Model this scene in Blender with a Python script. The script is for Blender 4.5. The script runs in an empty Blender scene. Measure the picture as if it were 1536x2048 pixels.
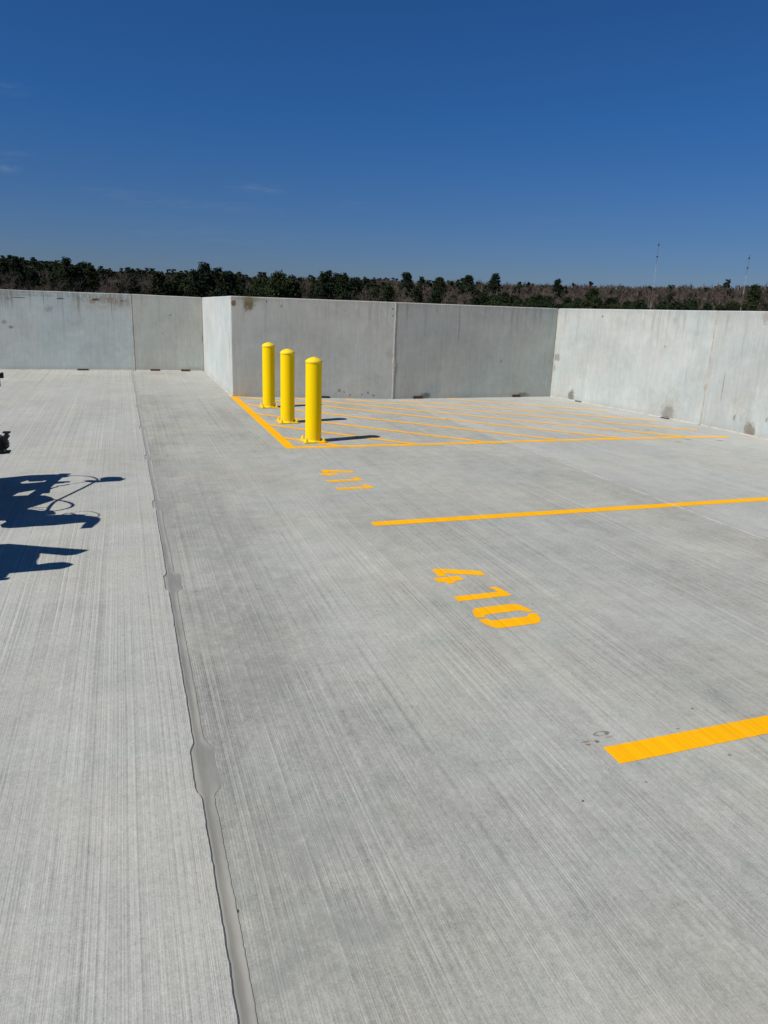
import bpy, bmesh, math, random
import numpy as np
from mathutils import Vector, Matrix, noise as mnoise

random.seed(7); rng = np.random.default_rng(7)
S = bpy.context.scene
COL = S.collection
R = math.radians

# ------------------------------------------------------------------ camera
# world: floor z=0, +Y runs along the slab joint (away), +X along the stall lines
CAM_H = 1.5; FPX = 1440.0; PITCH = math.atan(412 / FPX); ROLL = R(2.1); YAW = R(19.8)
cam_d = bpy.data.cameras.new("camera"); cam = bpy.data.objects.new("camera", cam_d); COL.objects.link(cam)
S.camera = cam
cam_d.sensor_fit = 'VERTICAL'; cam_d.sensor_height = 24.0; cam_d.lens = 24.0 * FPX / 2048
cam_d.clip_start = 0.05; cam_d.clip_end = 20000
def cam_basis():
    cr, sr, cp, sp = math.cos(ROLL), math.sin(ROLL), math.cos(PITCH), math.sin(PITCH)
    def tow(x, y, f=1.0):            # camera-local (x right, y up, f forward) -> world
        xu, yu = x * cr - y * sr, x * sr + y * cr
        d = Vector((xu, f * cp + yu * sp, -f * sp + yu * cp))
        c, s = math.cos(YAW), math.sin(YAW)
        return Vector((c * d.x + s * d.y, -s * d.x + c * d.y, d.z))
    return tow
TOW = cam_basis()
bx_, by_, bz_ = TOW(1, 0, 0), TOW(0, 1, 0), -TOW(0, 0, 1)
M = Matrix((( bx_.x, by_.x, bz_.x, 0), (bx_.y, by_.y, bz_.y, 0), (bx_.z, by_.z, bz_.z, CAM_H), (0, 0, 0, 1)))
cam.matrix_world = M
def ray(px, py): return TOW((px - 768) / FPX, -(py - 1024) / FPX)
def G(px, py, z=0.0):                # point at height z that the survey sighting (px,py) meets
    d = ray(px, py); t = (CAM_H - z) / -d.z
    return (d.x * t, d.y * t)

# ------------------------------------------------------------------ sun and sky
SUN_EL = R(48.0); SUN_AZ = R(255.0)          # azimuth clockwise from +Y
TO_SUN = Vector((math.sin(SUN_AZ) * math.cos(SUN_EL), math.cos(SUN_AZ) * math.cos(SUN_EL), math.sin(SUN_EL)))
sl = bpy.data.lights.new("sun", 'SUN'); so = bpy.data.objects.new("sun", sl); COL.objects.link(so)
sl.energy = 4.6; sl.angle = R(0.5); sl.color = (1.0, 0.955, 0.88)
so.rotation_euler = TO_SUN.to_track_quat('Z', 'Y').to_euler(); so.location = (0, 0, 60)

W = bpy.data.worlds.new("World"); S.world = W; W.use_nodes = True
wn = W.node_tree; wn.nodes.clear()
wo = wn.nodes.new('ShaderNodeOutputWorld'); wb = wn.nodes.new('ShaderNodeBackground')
sky = wn.nodes.new('ShaderNodeTexSky'); sky.sky_type = 'NISHITA'; sky.sun_disc = False
sky.sun_elevation = SUN_EL; sky.sun_rotation = SUN_AZ
sky.altitude = 200; sky.air_density = 1.0; sky.dust_density = 0.3; sky.ozone_density = 3.0
wb.inputs['Strength'].default_value = 0.05
wn.links.new(wb.outputs[0], wo.inputs['Surface'])

S.view_settings.view_transform = 'Standard'; S.view_settings.look = 'None'
S.view_settings.gamma = 1.0; S.view_settings.exposure = 0.0
S.render.film_transparent = False

# ------------------------------------------------------------------ node helper
class N:
    def __init__(s, tree): s.t = tree; s.n = tree.nodes; s.l = tree.links
    def link(s, v, inp):
        if isinstance(v, bpy.types.NodeSocket): s.l.new(v, inp)
        elif v is not None:
            try: inp.default_value = v
            except Exception: inp.default_value = (*v, 1.0)
    def math(s, op, a, b=None, c=None, clamp=False):
        n = s.n.new('ShaderNodeMath'); n.operation = op; n.use_clamp = clamp
        s.link(a, n.inputs[0]); s.link(b, n.inputs[1]); s.link(c, n.inputs[2]); return n.outputs[0]
    def vmath(s, op, a, b=None):
        n = s.n.new('ShaderNodeVectorMath'); n.operation = op
        s.link(a, n.inputs[0]); s.link(b, n.inputs[1]); return n.outputs['Value' if op in ('LENGTH', 'DOT_PRODUCT', 'DISTANCE') else 'Vector']
    def map(s, v, lo, hi, a=0.0, b=1.0, smooth=True):
        n = s.n.new('ShaderNodeMapRange'); n.interpolation_type = 'SMOOTHSTEP' if smooth else 'LINEAR'
        s.link(v, n.inputs[0]); n.inputs[1].default_value = lo; n.inputs[2].default_value = hi
        n.inputs[3].default_value = a; n.inputs[4].default_value = b; return n.outputs[0]
    def mix(s, f, a, b, mode='MIX'):
        n = s.n.new('ShaderNodeMix'); n.data_type = 'RGBA'; n.blend_type = mode
        s.link(f, n.inputs[0])
        for v, i in ((a, 6), (b, 7)):
            if isinstance(v, bpy.types.NodeSocket): s.l.new(v, n.inputs[i])
            else: n.inputs[i].default_value = (*v[:3], 1.0)
        return n.outputs[2]
    def noise(s, vec, scale, detail=3, rough=0.55, dist=0.0):
        n = s.n.new('ShaderNodeTexNoise'); n.inputs['Scale'].default_value = scale
        n.inputs['Detail'].default_value = detail; n.inputs['Roughness'].default_value = rough
        n.inputs['Distortion'].default_value = dist
        s.link(vec, n.inputs['Vector']); return n.outputs['Fac']
    def voro(s, vec, scale, feature='F1'):
        n = s.n.new('ShaderNodeTexVoronoi'); n.feature = feature; n.inputs['Scale'].default_value = scale
        s.link(vec, n.inputs['Vector']); return n
    def scale(s, vec, sc, off=(0, 0, 0)):
        n = s.n.new('ShaderNodeMapping'); s.link(vec, n.inputs[0])
        n.inputs['Scale'].default_value = sc; n.inputs['Location'].default_value = off; return n.outputs[0]
    def sep(s, v):
        n = s.n.new('ShaderNodeSeparateXYZ'); s.link(v, n.inputs[0]); return n.outputs
    def comb(s, x, y, z):
        n = s.n.new('ShaderNodeCombineXYZ'); s.link(x, n.inputs[0]); s.link(y, n.inputs[1]); s.link(z, n.inputs[2]); return n.outputs[0]
    def coord(s, k='Object'):
        return s.n.new('ShaderNodeTexCoord').outputs[k]
    def bump(s, h, strength, dist, normal=None):
        n = s.n.new('ShaderNodeBump'); n.inputs['Strength'].default_value = strength
        n.inputs['Distance'].default_value = dist; s.link(h, n.inputs['Height']); s.link(normal, n.inputs['Normal']); return n.outputs[0]

def new_mat(name, color=(0.5, 0.5, 0.5), rough=0.7, metallic=0.0, spec=0.5):
    m = bpy.data.materials.new(name); m.use_nodes = True
    b = m.node_tree.nodes['Principled BSDF']
    b.inputs['Base Color'].default_value = (*color, 1); b.inputs['Roughness'].default_value = rough
    b.inputs['Metallic'].default_value = metallic; b.inputs['Specular IOR Level'].default_value = spec
    return m, N(m.node_tree), b

# thin cirrus wisps, by direction on the sky
w = N(wn)
wd = w.coord('Generated')
wdn = w.vmath('NORMALIZE', wd)
sx, sy, sz = w.sep(wdn)
az = w.math('ARCTAN2', sx, sy); el = w.math('ARCSINE', sz)
wisp = None
wv = w.comb(az, w.math('MULTIPLY', el, 5.0), 0.0)
wnz = w.noise(wv, 30.0, 5, 0.6, 0.6)
for (px, py, ra, re, st) in [(515, 378, .026, .006, .9), (6, 175, .026, .005, .55), (10, 304, .022, .003, .5), (13, 332, .012, .006, 1.0),
                             (300, 401, .040, .008, .35), (440, 415, .06, .005, .4), (220, 384, .03, .004, .35), (430, 470, .12, .012, .25), (700, 410, .05, .006, .2), (1150, 440, .09, .006, .15)]:
    d = ray(px, py).normalized(); a0, e0 = math.atan2(d.x, d.y), math.asin(d.z)
    q = w.math('ADD', w.math('POWER', w.math('DIVIDE', w.math('SUBTRACT', az, a0), ra), 2.0),
               w.math('POWER', w.math('DIVIDE', w.math('SUBTRACT', el, e0), re), 2.0))
    g = w.math('MULTIPLY', w.math('EXPONENT', w.math('MULTIPLY', q, -1.0)), st)
    wisp = g if wisp is None else w.math('ADD', wisp, g)
wisp = w.math('MULTIPLY', wisp, w.map(wnz, .35, .7), clamp=True)
# sky tint: deeper blue with height; dimmed above view to tone shadow fill
g1 = w.map(el, R(2.5), R(12.5), 0, 1, False); g2 = w.map(el, R(18.5), R(32), 0, 1, False)
gain = w.mix(g2, w.mix(g1, (.46, .63, 1.02), (.27, .70, 1.27)), (.17, .58, 1.02))
skc = w.mix(1.0, sky.outputs[0], gain, 'MULTIPLY')
skc2 = w.mix(w.math('MULTIPLY', wisp, .19), skc, (7.0, 7.6, 8.2))
wn.links.new(skc2, wb.inputs['Color'])

# ------------------------------------------------------------------ object helpers
def tag(o, label=None, cat=None, group=None, kind=None):
    if label: o['label'] = label
    if cat: o['category'] = cat
    if group: o['group'] = group
    if kind: o['kind'] = kind
    return o
def obj(name, me_or_bm, mat=None, parent=None, smooth=False):
    if isinstance(me_or_bm, bmesh.types.BMesh):
        me = bpy.data.meshes.new(name); me_or_bm.to_mesh(me); me_or_bm.free()
    else: me = me_or_bm
    o = bpy.data.objects.new(name, me); COL.objects.link(o)
    if mat: me.materials.append(mat)
    if parent: o.parent = parent
    if smooth:
        for p in me.polygons: p.use_smooth = True
    return o
def empty(name, loc, rz=0.0):
    o = bpy.data.objects.new(name, None); COL.objects.link(o)
    o.location = loc; o.rotation_euler = (0, 0, rz); o.empty_display_size = .2
    return o
def box(bm, x0, x1, y0, y1, z0, z1, bevel=0.0):
    vs = [bm.verts.new(p) for p in ((x0,y0,z0),(x1,y0,z0),(x1,y1,z0),(x0,y1,z0),(x0,y0,z1),(x1,y0,z1),(x1,y1,z1),(x0,y1,z1))]
    fs = [bm.faces.new([vs[i] for i in f]) for f in ((3,2,1,0),(4,5,6,7),(0,1,5,4),(1,2,6,5),(2,3,7,6),(3,0,4,7))]
    if bevel > 0:
        es = list({e for f in fs for e in f.edges})
        bmesh.ops.bevel(bm, geom=es, offset=bevel, segments=2, affect='EDGES')
def lathe(bm, prof, n=32, c=(0, 0, 0)):
    rings = []
    for (r, z) in prof:
        if r < 1e-6: rings.append([bm.verts.new((c[0], c[1], c[2] + z))])
        else: rings.append([bm.verts.new((c[0] + r * math.cos(2*math.pi*i/n), c[1] + r * math.sin(2*math.pi*i/n), c[2] + z)) for i in range(n)])
    for a, b in zip(rings, rings[1:]):
        for i in range(n):
            j = (i + 1) % n
            if len(a) == 1 and len(b) == 1: continue
            if len(a) == 1: bm.faces.new((a[0], b[i], b[j]))
            elif len(b) == 1: bm.faces.new((a[i], a[j], b[0]))
            else: bm.faces.new((a[i], a[j], b[j], b[i]))
def tube(bm, pts, r, n=8):
    pts = [Vector(p) for p in pts]
    rs = r if isinstance(r, (list, tuple)) else [r] * len(pts)
    rings = []; up = Vector((0, 0, 1))
    for i, p in enumerate(pts):
        t = (pts[min(i+1, len(pts)-1)] - pts[max(i-1, 0)]).normalized()
        a = t.cross(up)
        if a.length < .05: a = t.cross(Vector((0, 1, 0)))
        a.normalize(); b = t.cross(a)
        rings.append([bm.verts.new(p + rs[i] * (a * math.cos(2*math.pi*k/n) + b * math.sin(2*math.pi*k/n))) for k in range(n)])
    for a, b in zip(rings, rings[1:]):
        for k in range(n): bm.faces.new((a[k], a[(k+1) % n], b[(k+1) % n], b[k]))
    bm.faces.new(rings[0][::-1]); bm.faces.new(rings[-1])
def spline(pts, n=8):
    P = [Vector(p) for p in pts]; P = [2*P[0]-P[1]] + P + [2*P[-1]-P[-2]]; out = []
    for i in range(1, len(P) - 2):
        for k in range(n):
            t = k / n
            out.append(.5 * ((2*P[i]) + (-P[i-1]+P[i+1])*t + (2*P[i-1]-5*P[i]+4*P[i+1]-P[i+2])*t*t + (-P[i-1]+3*P[i]-3*P[i+1]+P[i+2])*t**3))
    out.append(P[-2]); return out

# ------------------------------------------------------------------ materials
def spots_chain(n, u, v, warp, spots, col, brk=None):
    """wear with its own outline: each spot = (u, v, ru, rv, colour, strength, softness)"""
    for (cu, cv, ru, rv, c, st, soft) in spots:
        q = n.math('SQRT', n.math('ADD', n.math('POWER', n.math('DIVIDE', n.math('SUBTRACT', u, cu), ru), 2.0),
                                  n.math('POWER', n.math('DIVIDE', n.math('SUBTRACT', v, cv), rv), 2.0)))
        q = n.math('ADD', q, warp)
        f = n.map(q, 1.0 + soft * .5, 1.0 - soft, 0.0, st)
        if soft < 0:      # thin broken ring
            f = n.math('MULTIPLY', n.map(n.math('ABSOLUTE', n.math('SUBTRACT', q, 1.0)), .42, .12, 0, st), n.map(warp, -.25, .15))
        if soft >= .8 and brk is not None: f = n.math('MULTIPLY', f, brk)
        col = n.mix(f, col, c)
    return col

def broom(n, P):
    """broom finish height: ridges running along Y with slight wander"""
    wob = n.noise(n.scale(P, (.9, .22, 1)), 1.0, 2)
    x, y, z = n.sep(P)
    xw = n.math('ADD', x, n.math('MULTIPLY', n.math('SUBTRACT', wob, .5), .07))
    V = n.comb(xw, y, z)
    fine = n.noise(n.scale(V, (230, .16, 0)), 1.0, 2, .6)
    mid = n.noise(n.scale(V, (105, .11, 0), (3, 1, 0)), 1.0, 3, .7)
    wide = n.noise(n.scale(V, (15, .10, 0), (7, 2, 0)), 1.0, 5, .7)
    return fine, mid, wide

def concrete_deck(name, base, streak=1.0, mott=1.0, spots=(), edge=None, cracks=False):
    m, n, b = new_mat(name, rough=.85, spec=.3)
    P = n.coord('Object')
    x, y, z = n.sep(P)
    fine, mid, wide = broom(n, P)
    grain = n.noise(P, 170, 4, .8)
    patch = n.noise(n.scale(P, (1.0, .6, 1)), 1.3, 5, .62, .4)
    patch2 = n.noise(P, 7.0, 5, .7)
    # value factor
    gate = n.map(n.noise(n.scale(P, (1.0, .6, 1), (9, 4, 0)), 3.2, 4, .62), .32, .62, .35, 1.15)
    v = n.math('MULTIPLY', n.math('MULTIPLY', n.math('SUBTRACT', fine, .5), 1.15 * streak), gate)
    v = n.math('ADD', v, n.math('MULTIPLY', n.math('MULTIPLY', n.math('SUBTRACT', mid, .5), .56 * streak), gate))
    v = n.math('ADD', v, n.math('MULTIPLY', n.math('SUBTRACT', wide, .5), .15 * streak))
    # rare deep dark broom scratches
    deep = n.math('MULTIPLY', n.map(mid, .63, .70, 0, -.26 * streak), gate)
    v = n.math('ADD', v, deep)
    v = n.math('ADD', v, n.math('MULTIPLY', n.math('SUBTRACT', grain, .5), .95))
    v = n.math('ADD', v, n.math('MULTIPLY', n.math('SUBTRACT', n.noise(n.scale(P, (1, .6, 1)), 62, 4, .8), .5), .75))
    v = n.math('ADD', v, n.math('MULTIPLY', n.math('SUBTRACT', n.noise(n.scale(P, (.35, 3.2, 1)), 1.0, 5, .65), .5), .14))
    v = n.math('ADD', v, n.math('MULTIPLY', n.math('SUBTRACT', patch, .5), .52 * mott))
    v = n.math('ADD', v, n.math('MULTIPLY', n.math('SUBTRACT', patch2, .5), .42 * mott))
    scf_ = n.noise(n.scale(P, (1, .45, 1), (1, 7, 0)), 30, 5, .8, 1.2)      # scuffed cement skin, broken up
    v = n.math('ADD', v, n.math('MULTIPLY', n.math('MULTIPLY', n.map(scf_, .54, .70, -.02, .13), n.map(n.noise(P, 2.3, 4, .7), .45, .65)), mott))
    v = n.math('ADD', v, n.math('MULTIPLY', n.map(n.noise(n.scale(P, (1, .5, 1), (8, 2, 0)), 18, 5, .8), .56, .72, 0, -.14), mott))
    if edge:      # burnished band worked by hand beside the joint
        x0, x1, amt = edge
        e = n.map(x, x0, x1, 1, 0)
        scr = n.noise(n.scale(P, (1, .5, 1)), 38, 4, .75, 1.5)
        en = n.map(n.noise(n.scale(P, (1, .35, 1), (2, 0, 0)), 2.6, 4, .6), .36, .62, .15, 1)
        v = n.math('ADD', v, n.math('MULTIPLY', n.math('MULTIPLY', e, en), -amt))
        v = n.math('ADD', v, n.math('MULTIPLY', n.math('MULTIPLY', n.map(scr, .58, .75, 0, 1), e), .13))
    v = n.math('ADD', v, 1.0)
    tint = n.mix(n.map(n.noise(P, .9, 4, .6), .35, .7), base, tuple(np.array(base) * (1.035, 1.0, .955)))
    tint = n.mix(n.map(n.noise(n.scale(P, (1, 1, 1), (5, 5, 0)), 3.1, 6, .75), .50, .66, 0, .55 * mott), tint, tuple(np.array(base) * (.88, .94, .91)))
    vv = n.comb(v, v, v)
    col = n.mix(1.0, tint, vv, 'MULTIPLY')
    # white chips and small dark grit lying in the surface
    vw = n.voro(P, 9.0); cr = n.sep(vw.outputs['Color'])[0]
    chip = n.math('MULTIPLY', n.map(vw.outputs['Distance'], .030, .018), n.math('GREATER_THAN', cr, .93))
    col = n.mix(chip, col, (.85, .85, .82))
    vd = n.voro(n.scale(P, (1, 1, 1), (3.3, 1.7, 0)), 5.0); cd = n.sep(vd.outputs['Color'])[0]
    grit = n.math('MULTIPLY', n.map(n.math('ADD', vd.outputs['Distance'], n.math('MULTIPLY', n.math('SUBTRACT', grain, .5), .03)), .036, .022), n.math('GREATER_THAN', cd, .95))
    col = n.mix(n.math('MULTIPLY', grit, .8), col, (.06, .055, .05))
    if spots:
        warp = n.math('MULTIPLY', n.math('SUBTRACT', n.noise(P, 14, 4, .65), .5), 1.5)
        brk = n.map(n.noise(n.scale(P, (1, .6, 1)), 24, 5, .8), .40, .60, .15, 1.0)
        col = spots_chain(n, x, y, warp, spots, col, brk)
    n.link(col, b.inputs['Base Color'])
    h = n.math('ADD', n.math('MULTIPLY', fine, .6), n.math('MULTIPLY', mid, .6))
    h = n.math('ADD', h, n.math('MULTIPLY', grain, .25))
    n.link(n.bump(h, .55 * min(streak, 1.0), .0035), b.inputs['Normal'])
    return m

DECK = (.376, .381, .350)
st_brown = (.20, .17, .13)
mat_deckL = concrete_deck('broomed_concrete_left', (.402, .408, .380), .95, .8)
spotsR = []
for (px, py, rx, ry, c, s_, so_) in [(1203, 1467, .030, .012, (.16, .145, .12), .9, -1), (1212, 1467, .008, .008, (.17, .15, .12), .8, .4), (1170, 1484, .022, .006, (.2, .18, .15), .8, .4), (1177, 1489, .012, .006, (.24, .15, .09), .9, .4), (475, 1823, .004, .006, (.02, .02, .02), 1, .3), (384, 1528, .008, .005, (.2, .2, .19), .9, -1), (1040, 1300, .02, .02, (.25, .25, .23), .5, -1), (1010, 1525, .05, .015, (.27, .27, .25), .5, -1),
        (1194, 1483, .008, .008, (.15, .13, .11), .9, .4), (1221, 1473, .02, .006, (.26, .23, .2), .6, .5),
        (1385, 1417, .007, .006, (.13, .13, .13), .8, .4), (1292, 1564, .006, .005, (.16, .16, .16), .7, .4), (1459, 1510, .007, .006, (.16, .16, .16), .8, .4),
        (1166, 1602, .006, .006, (.05, .05, .05), 1, .4), (1356, 1457, .008, .005, (.2, .18, .15), .8, .4),
        (390, 930, .16, .22, (.30, .35, .34), .5, .9), (620, 1870, .17, .13, (.255, .270, .240), .6, .9), (560, 1720, .2, .14, (.26, .27, .242), .55, .9), (700, 1640, .3, .1, (.27, .285, .256), .5, .9), (760, 1850, .12, .10, (.26, .275, .247), .5, .9), (500, 1560, .12, .16, (.26, .268, .24), .5, .9),
        (560, 1960, .12, .09, (.25, .265, .235), .6, .9), (1480, 1870, .012, .03, (.26, .25, .22), .6, .6), (1310, 1890, .02, .02, (.26, .25, .22), .5, .6),
        (470, 1230, .2, .5, (.25, .255, .24), .7, .85), (520, 1340, .15, .4, (.25, .255, .235), .6, .85), (450, 1080, .2, .6, (.26, .265, .25), .6, .85), (420, 1000, .18, .5, (.27, .275, .26), .5, .85)]:
    gx, gy = G(px, py); spotsR.append((gx, gy, rx, ry, c, s_, so_))
mat_deckM = concrete_deck('broomed_concrete_middle', DECK, .85, 1.2, spotsR, edge=(.25, 1.0, .20))
mat_deckR = concrete_deck('broomed_concrete_right', (.405, .415, .392), .95, .9,
    [(*G(px, py), .06, .03, (.22, .18, .14), .8, .5) for px, py in ((1376, 879), (1357, 884), (1339, 856), (1295, 860), (1440, 881))])
mat_deckF = concrete_deck('broomed_concrete_landing', (.37, .376, .35), .9, .9)
# cross-swept pale line in the landing handled by the geometry of the slabs

def wall_mat(name, base, spots=(), top=.5, streak=1.0, zmax=1.55):
    m, n, b = new_mat(name, rough=.8, spec=.3)
    P = n.coord('Object'); u, yy, z = n.sep(P)
    warp1 = n.math('ADD', u, n.math('MULTIPLY', n.math('SUBTRACT', n.noise(P, 1.4, 2), .5), .06))
    V = n.comb(warp1, yy, z)
    fine = n.noise(n.scale(V, (110, 1, 2.2)), 1.0, 3, .65)
    mid = n.noise(n.scale(V, (24, 1, .8), (4, 0, 1)), 1.0, 4, .65)
    drip = n.noise(n.scale(V, (14, 1, .35), (9, 0, 3)), 1.0, 5, .7)
    patch = n.noise(P, 1.7, 6, .62, .5); patch2 = n.noise(P, 9, 5, .7); grain = n.noise(P, 160, 3, .7)
    v = n.math('MULTIPLY', n.math('SUBTRACT', fine, .5), .42 * streak)
    v = n.math('ADD', v, n.math('MULTIPLY', n.math('SUBTRACT', mid, .5), .26 * streak))
    v = n.math('ADD', v, n.math('MULTIPLY', n.math('SUBTRACT', patch, .5), .60))
    v = n.math('ADD', v, n.math('MULTIPLY', n.math('SUBTRACT', patch2, .5), .30))
    v = n.math('ADD', v, n.math('MULTIPLY', n.math('SUBTRACT', grain, .5), .34))
    v = n.math('ADD', v, 1.0)
    tint = n.mix(n.map(n.noise(P, 1.1, 3), .35, .65), base, tuple(np.array(base) * (.94, 1.0, 1.03)))
    col = n.mix(1.0, tint, n.comb(v, v, v), 'MULTIPLY')
    # runs of dirt from the coping
    zn = n.math('SUBTRACT', z, n.math('MULTIPLY', n.map(drip, .40, .72, 0, 1, False), -.75))
    f = n.math('MULTIPLY', n.map(zn, zmax - .02, zmax + .42), n.map(drip, .42, .66))
    f2 = n.math('MULTIPLY', n.map(n.math('ADD', z, n.math('MULTIPLY', n.math('SUBTRACT', mid, .5), .5)), zmax - .10, zmax + .02, 0, .85), n.map(fine, .40, .58, .25, 1))
    col = n.mix(n.math('MULTIPLY', n.math('MAXIMUM', f, f2), top), col, (.20, .19, .165))
    # thin long single runs
    r1 = n.map(n.noise(n.scale(V, (20, 1, .12), (1.5, 0, 8)), 1.0, 1), .70, .76, 0, .35)
    col = n.mix(n.math('MULTIPLY', r1, n.map(z, .3, 1.3)), col, (.17, .165, .15))
    # bug holes
    vd = n.voro(P, 11.0); cd = n.sep(vd.outputs['Color'])[0]
    hole = n.math('MULTIPLY', n.map(n.math('ADD', vd.outputs['Distance'], n.math('MULTIPLY', n.math('SUBTRACT', grain, .5), .05)), .075, .04), n.math('GREATER_THAN', cd, .965))
    col = n.mix(n.math('MULTIPLY', hole, .6), col, (.14, .13, .115))
    # splash dirt at the foot
    col = n.mix(n.math('MULTIPLY', n.map(z, .12, .0, 0, .30), n.map(patch2, .3, .6)), col, (.24, .23, .20))
    if spots:
        warp = n.math('ADD', n.math('MULTIPLY', n.math('SUBTRACT', n.noise(P, 11, 6, .78), .5), 2.6),
                      n.math('MULTIPLY', n.math('SUBTRACT', fine, .5), .7))
        brk = n.map(n.noise(n.scale(P, (1, 1, .5)), 20, 5, .75), .40, .58, .3, 1.0)
        col = spots_chain(n, u, z, warp, spots, col, brk)
    n.link(col, b.inputs['Base Color'])
    h = n.math('ADD', n.math('MULTIPLY', fine, .7), n.math('ADD', n.math('MULTIPLY', grain, .4), n.math('MULTIPLY', patch2, .8)))
    n.link(n.bump(h, .5, .004), b.inputs['Normal'])
    return m

def paint_mat(name, base):
    m, n, b = new_mat(name, rough=.75, spec=.12)
    P = n.coord('Object')
    fine, mid, wide = broom(n, P)
    grain = n.noise(P, 260, 3, .7)
    v = n.math('ADD', n.math('MULTIPLY', n.math('SUBTRACT', fine, .5), .55), n.math('MULTIPLY', n.math('SUBTRACT', mid, .5), .50))
    v = n.math('ADD', n.math('ADD', v, n.math('MULTIPLY', n.math('SUBTRACT', n.noise(P, 3, 4), .5), .14)), 1.0)
    col = n.mix(1.0, base, n.comb(v, v, v), 'MULTIPLY')
    # paint missed in the deepest broom grooves
    miss = n.math('MAXIMUM', n.map(fine, .66, .76, 0, .6), n.map(grain, .70, .78, 0, .5))
    col = n.mix(miss, col, (.42, .40, .33))
    n.link(col, b.inputs['Base Color'])
    h = n.math('ADD', n.math('MULTIPLY', fine, .6), n.math('MULTIPLY', mid, .6))
    n.link(n.bump(h, .45, .003), b.inputs['Normal'])
    return m
mat_line = paint_mat('traffic_paint', (.92, .44, .002))

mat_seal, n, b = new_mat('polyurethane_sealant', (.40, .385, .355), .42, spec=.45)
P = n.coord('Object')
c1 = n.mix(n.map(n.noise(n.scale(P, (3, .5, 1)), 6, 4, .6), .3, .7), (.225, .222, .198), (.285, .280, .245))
c1 = n.mix(n.map(n.sep(P)[1], 3.0, 8.0, 0, .75), c1, (.36, .355, .32))  # paler far along: light on the raised lips put into the colour
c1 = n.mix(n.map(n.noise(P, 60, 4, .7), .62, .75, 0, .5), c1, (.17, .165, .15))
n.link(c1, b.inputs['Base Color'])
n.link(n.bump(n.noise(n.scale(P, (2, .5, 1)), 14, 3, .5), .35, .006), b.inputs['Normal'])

mat_caulk, n, b = new_mat('wall_caulk', (.55, .53, .47), .6)
P = n.coord('Object')
n.link(n.mix(n.map(n.noise(P, 8, 4, .7), .35, .7), (.47, .46, .42), (.34, .31, .25)), b.inputs['Base Color'])
n.link(n.bump(n.noise(P, 30, 3), .6, .006), b.inputs['Normal'])

def rust_mat(name, c1, c2):
    m, n, b = new_mat(name, c1, .85)
    P = n.coord('Object')
    n.link(n.mix(n.map(n.noise(P, 40, 4, .7), .35, .65), c1, c2), b.inputs['Base Color'])
    n.link(n.bump(n.noise(P, 90, 3), .6, .004), b.inputs['Normal'])
    return m
mat_rust = rust_mat('rusted_steel', (.15, .055, .03), (.05, .03, .02))
mat_black_steel = rust_mat('blackened_steel', (.03, .026, .022), (.012, .011, .010))

mat_greyplate = rust_mat('dusty_steel', (.20, .19, .165), (.13, .12, .10))
mat_yellow, n, b = new_mat('bollard_enamel', (.95, .65, .0), .55, spec=.10)
P = n.coord('Object')
yv = n.math('ADD', 1.0, n.math('MULTIPLY', n.math('SUBTRACT', n.noise(n.scale(P, (6, 6, 1.2)), 3, 4), .5), .14))
yc = n.mix(1.0, (.95, .65, .0), n.comb(yv, yv, yv), 'MULTIPLY')
zc = n.sep(P)[2]
dust = n.math('MULTIPLY', n.map(zc, .16, .0, 0, .55), n.map(n.noise(P, 16, 4, .7), .42, .68))
yc = n.mix(dust, yc, (.42, .34, .12))
scf = n.math('MULTIPLY', n.map(n.noise(n.scale(P, (9, 9, 2.2), (3, 1, 4)), 2.2, 5, .75), .66, .72, 0, .55), 1.0)
yc = n.mix(scf, yc, (.48, .33, .02))
n.link(yc, b.inputs['Base Color'])
n.link(n.bump(n.noise(P, 120, 4, .6), .25, .003), b.inputs['Normal'])
mat_cap, n, b = new_mat('textured_cap_enamel', (.86, .60, .004), .5)
P = n.coord('Object')
g = n.noise(P, 190, 4, .75)
n.link(n.mix(n.map(g, .62, .75, 0, .45), (.95, .68, .004), (.50, .31, .002)), b.inputs['Base Color'])
n.link(n.bump(g, .8, .006), b.inputs['Normal'])

# ------------------------------------------------------------------ deck slabs
def seam_x(y):
    ys = [-12, 5.5, 7.2, 9.0, 10.8, 12.6, 15.1, 16.7, 20]; xs = [.164, .164, .157, .141, .132, .127, .114, .104, .09]
    return float(np.interp(y, ys, xs))
PADS = [2.14 + 1.72 * k for k in range(-3, 2)] + [5.50, 7.25, 9.0, 10.82, 12.58, 14.1, 15.25, 16.35]
def jag(y, s, a): return a * (mnoise.noise(Vector((y * 9, s, 0))) + .6 * mnoise.noise(Vector((y * 37, s, 3))))
def half_w(y, side):
    w_ = .0175 + .005 * mnoise.noise(Vector((y * 1.1, side * 5, 1))) + jag(y, side * 11, .0022)
    for k, py in enumerate(PADS):
        q = abs(y - py) / (.125 + .018 * mnoise.noise(Vector((k * 3.1, side, 7))))
        if q < 1.25:
            t = max(0.0, min(1.0, (1.22 + .1 * mnoise.noise(Vector((y * 14, k, side))) - q) / .5)); t = t * t * (3 - 2 * t)
            lobe = .030 + .008 * mnoise.noise(Vector((k * 2.3, side * 3, 2))) + jag(y, side * 7 + k, .006)
            w_ += t * lobe * (1.0 if side else .55)
    return max(.008, w_ + jag(y * 2.1, side * 3 + 20, .0016) + .0022 * side * mnoise.noise(Vector((y * 90, 4, 4))))
def ygrid(y0, y1):
    out = []; y = y0
    while y < y1:
        out.append(y); y += .012 if 0 < y < 4 else (.02 if y < 9 and y > 0 else .05)
    out.append(y1); return out
YS = ygrid(-12, 17.0)
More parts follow.
